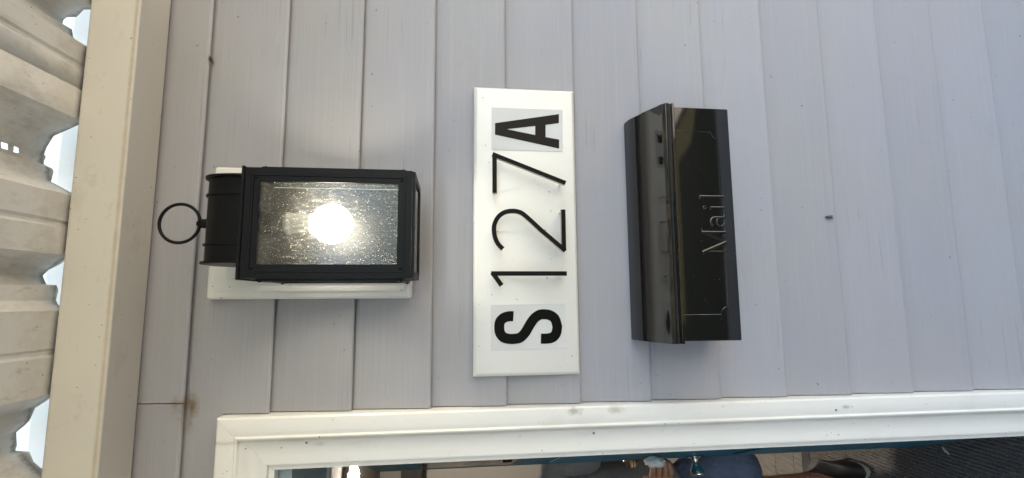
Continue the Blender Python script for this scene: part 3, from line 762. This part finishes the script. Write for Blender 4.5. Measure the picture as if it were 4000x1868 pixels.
PN = {
 'pel': (-.685, 1.27, .92, (.125, .10)), 'bel': (-.685, 1.265, 1.08, (.125, .095)), 'che': (-.685, 1.265, 1.26, (.135, .10)), 'col': (-.685, 1.27, 1.40, (.09, .07)),
 'nec': (-.685, 1.26, 1.475, .052), 'jaw': (-.683, 1.235, 1.54, (.062, .072)), 'hed': (-.683, 1.24, 1.61, (.072, .088)), 'top': (-.683, 1.25, 1.685, (.058, .068)),
 'ls': (-.535, 1.26, 1.350, .040), 'le': (-.440, 1.235, 1.10, .040), 'lw': (-.375, 1.02, 1.02, .027), 'lh': (-.355, .955, 1.00, (.036, .018)),
 'rs': (-.855, 1.25, 1.375, .055), 're': (-.780, .985, 1.150, .042), 'rw': (-.445, .690, 1.148, .028), 'rh': (-.385, .640, 1.152, (.020, .036)),
 'lhip': (-.600, 1.27, .87, .085), 'lk': (-.630, 1.250, .50, .056), 'lc': (-.690, 1.36, .34, .050), 'la': (-.680, 1.400, .10, .034), 'lf': (-.625, 1.30, .050, .033), 'lt': (-.580, 1.20, .040, .026),
 'rhip': (-.770, 1.27, .87, .085), 'rk': (-.800, 1.245, .49, .056), 'rc': (-.805, 1.31, .34, .053), 'ra': (-.805, 1.345, .10, .034), 'rf': (-.812, 1.30, .050, .033), 'rt': (-.820, 1.20, .040, .026),
}
PE = [('pel', 'bel'), ('bel', 'che'), ('che', 'col'), ('col', 'nec'), ('nec', 'jaw'), ('jaw', 'hed'), ('hed', 'top'), ('col', 'ls'), ('ls', 'le'), ('le', 'lw'), ('lw', 'lh'),
      ('col', 'rs'), ('rs', 're'), ('re', 'rw'), ('rw', 'rh'), ('pel', 'lhip'), ('lhip', 'lk'), ('lk', 'lc'), ('lc', 'la'), ('la', 'lf'), ('lf', 'lt'), ('pel', 'rhip'), ('rhip', 'rk'), ('rk', 'rc'), ('rc', 'ra'), ('ra', 'rf'), ('rf', 'rt')]
# right hand: fingers spread along z at the knuckles, reaching to the door
for i, (dz, ln) in enumerate(((.030, .92), (.010, 1.0), (-.010, .95), (-.029, .78))):
    a = 'f%d' % i
    PN[a + 'a'] = (-.352, .622 + abs(dz) * .1, 1.152 + dz * .95, .0098)
    PN[a + 'b'] = (-.352 + .030 * ln, .600, 1.158 + dz * .95, .0092)
    PN[a + 'c'] = (-.352 + .050 * ln, .600, 1.163 + dz * .92, .0085)
    PN[a + 'd'] = (-.352 + .064 * ln, .606, 1.166 + dz * .90, .0072)
    PE += [('rh', a + 'a'), (a + 'a', a + 'b'), (a + 'b', a + 'c'), (a + 'c', a + 'd')]
PN['ta'] = (-.398, .632, 1.190, .012); PN['tb'] = (-.366, .612, 1.206, .0105); PN['tc'] = (-.336, .602, 1.206, .009); PE += [('rh', 'ta'), ('ta', 'tb'), ('tb', 'tc')]
for i, dz in enumerate((.026, .008, -.010, -.027)):
    a = 'g%d' % i
    PN[a + 'a'] = (-.338, .905, 1.0 + dz, .009); PN[a + 'b'] = (-.322, .890, 1.0 + dz, .0085)
    PE += [('lh', a + 'a'), (a + 'a', a + 'b')]
body = skinned('body', PN, PE, 'skin', per)
# shirt
SN = {'hem': (-.675, 1.250, .79, (.205, .160)), 'w': (-.675, 1.245, .96, (.200, .165)), 'c': (-.680, 1.255, 1.22, (.190, .140)), 's': (-.685, 1.266, 1.385, (.115, .088)), 'n': (-.685, 1.262, 1.452, .066),
      'ls': (-.518, 1.258, 1.368, .100), 'le': (-.458, 1.245, 1.150, .078), 'rs': (-.850, 1.248, 1.370, .076), 're': (-.805, 1.06, 1.210, .070)}
skinned('shirt', SN, [('hem', 'w'), ('w', 'c'), ('c', 's'), ('s', 'n'), ('s', 'ls'), ('ls', 'le'), ('s', 'rs'), ('rs', 're')], 'shirt', per)
HN = {'p': (-.685, 1.268, .93, (.155, .122)), 'q': (-.685, 1.268, .84, (.170, .135)), 'l1': (-.580, 1.260, .76, .135), 'l2': (-.572, 1.248, .62, .132), 'l3': (-.572, 1.245, .440, .130),
      'r1': (-.782, 1.262, .76, .118), 'r2': (-.808, 1.250, .62, .112), 'r3': (-.815, 1.245, .440, .116)}
sh = skinned('shorts', HN, [('p', 'q'), ('q', 'l1'), ('l1', 'l2'), ('l2', 'l3'), ('q', 'r1'), ('r1', 'r2'), ('r2', 'r3')], 'denim', per)
# shoes
for cx, dxx in ((-.603, 0.040), (-.815, -.012)):
    b = new(); n = 20; out = []
    for (z, k, s_) in ((.013, 1.0, 0), (.034, 1.02, 0), (.036, .94, 0), (.060, .86, .004), (.082, .62, .03), (.105, .46, .075), (.118, .40, .085)):
        ring_ = []
        for a in range(n):
            t_ = a * 2 * PI / n; yy = math.sin(t_); xx = math.cos(t_)
            wdt = .048 * (1 - .12 * yy if yy < 0 else 1 - .22 * yy)
            ring_.append(b.verts.new((cx + dxx * -yy + wdt * k * xx, 1.270 + s_ + .140 * (k if k < .9 else k) * yy, z)))
        out.append(ring_)
    for q, (A, B) in enumerate(zip(out, out[1:])):
        for a in range(n): b.faces.new((A[a], A[(a + 1) % n], B[(a + 1) % n], B[a])).material_index = 1 if q == 0 else 0
    b.faces.new(out[0]).material_index = 1; b.faces.new(out[-1])
    obj('shoe', b, ['shoe', 'sole'], per, smooth=50)
# face and hair (the head is out of the picture)
b = new(); bmesh.ops.create_uvsphere(b, u_segments=20, v_segments=14, radius=1)
for v in b.verts: v.co = Vector((-.683 + v.co.x * .083, 1.262 + v.co.y * .098, 1.655 + v.co.z * .085))
bmesh.ops.delete(b, geom=[v for v in b.verts if v.co.z < 1.60 and v.co.y < 1.26], context='VERTS'); obj('hair', b, 'hair', per, smooth=180)
for s in (-1, 1):
    b = new(); bmesh.ops.create_uvsphere(b, u_segments=12, v_segments=8, radius=.012); bmesh.ops.translate(b, verts=b.verts[:], vec=(-.683 + s * .030, 1.166, 1.605)); obj('eye', b, 'eye', per, smooth=180)
    b = new(); bmesh.ops.create_uvsphere(b, u_segments=10, v_segments=8, radius=1)
    for v in b.verts: v.co = Vector((-.683 + s * .074 + v.co.x * .012, 1.245 + v.co.y * .02, 1.595 + v.co.z * .032))
    obj('ear', b, 'skin', per, smooth=180)
b = new(); lathe(b, [(0, .006), (.03, .013), (.042, .012), (.046, 0)], (-.683, 1.150, 1.612), (0, -.25, -1), 10); obj('nose', b, 'skin', per, smooth=180)
b = new(); tube(b, [(-.705, 1.161, 1.545), (-.683, 1.154, 1.547), (-.661, 1.161, 1.545)], [.003, .006, .003], 8); obj('mouth', b, 'skin', per, smooth=180)
b = new(); tube(b, smooth_path([(-.560, 1.125, 1.255), (-.575, 1.120, 1.235), (-.570, 1.122, 1.21), (-.60, 1.120, 1.19)], 4), .0012, 6); obj('loose_thread', b, 'thread', per)
# cloth
b = new(); bmesh.ops.create_icosphere(b, subdivisions=3, radius=1); rg = random.Random(5)
for v in b.verts:
    k = 1 + .22 * math.sin(v.co.x * 7 + v.co.z * 5) * math.cos(v.co.y * 6) + rg.uniform(-.05, .05)
    v.co = Vector((-.300 + v.co.x * .015 * k, .596 + v.co.y * .018 * k, 1.182 + v.co.z * .030 * k))
tag(obj('cleaning_cloth', b, 'paper', smooth=180, loc=(-.300, .596, 1.150)), 'crumpled white cloth held by the fingers against the teal door', 'cloth')

# ------------------------------------------------------------------ unseen hedge added behind the camera to cut front sky and darken reflections
hd = thing('hedge', 'clipped dark green hedge added unseen across the yard to cut sky light', 'hedge', (-1.4, -4.6, -.16))
b = new(); rg = random.Random(9)
for k in range(6500):
    x = rg.uniform(-5.5, 1.2); y = -4.6 + rg.uniform(-.35, .35); z = rg.uniform(-.1, 2.7) + .12 * math.sin(x * 3)
    s = rg.uniform(.05, .10); a = Vector((rg.uniform(-1, 1), rg.uniform(-1, 1), rg.uniform(-1, 1))).normalized() * s; c = a.orthogonal().normalized() * s * .6
    p = Vector((x, y, z)); vs = [b.verts.new(q) for q in (p - a, p + c, p + a, p - c)]; b.faces.new(vs)
o = obj('foliage', b, 'leafa', hd); o['kind'] = 'stuff'
b = new()
for k in range(12):
    x = -5.3 + k * .58; tube(b, [(x, -4.6, -.18), (x + .03, -4.58, .8), (x - .05, -4.62, 1.8)], [.03, .022, .008], 6)
o = obj('stems', b, 'dark', hd); o['kind'] = 'stuff'
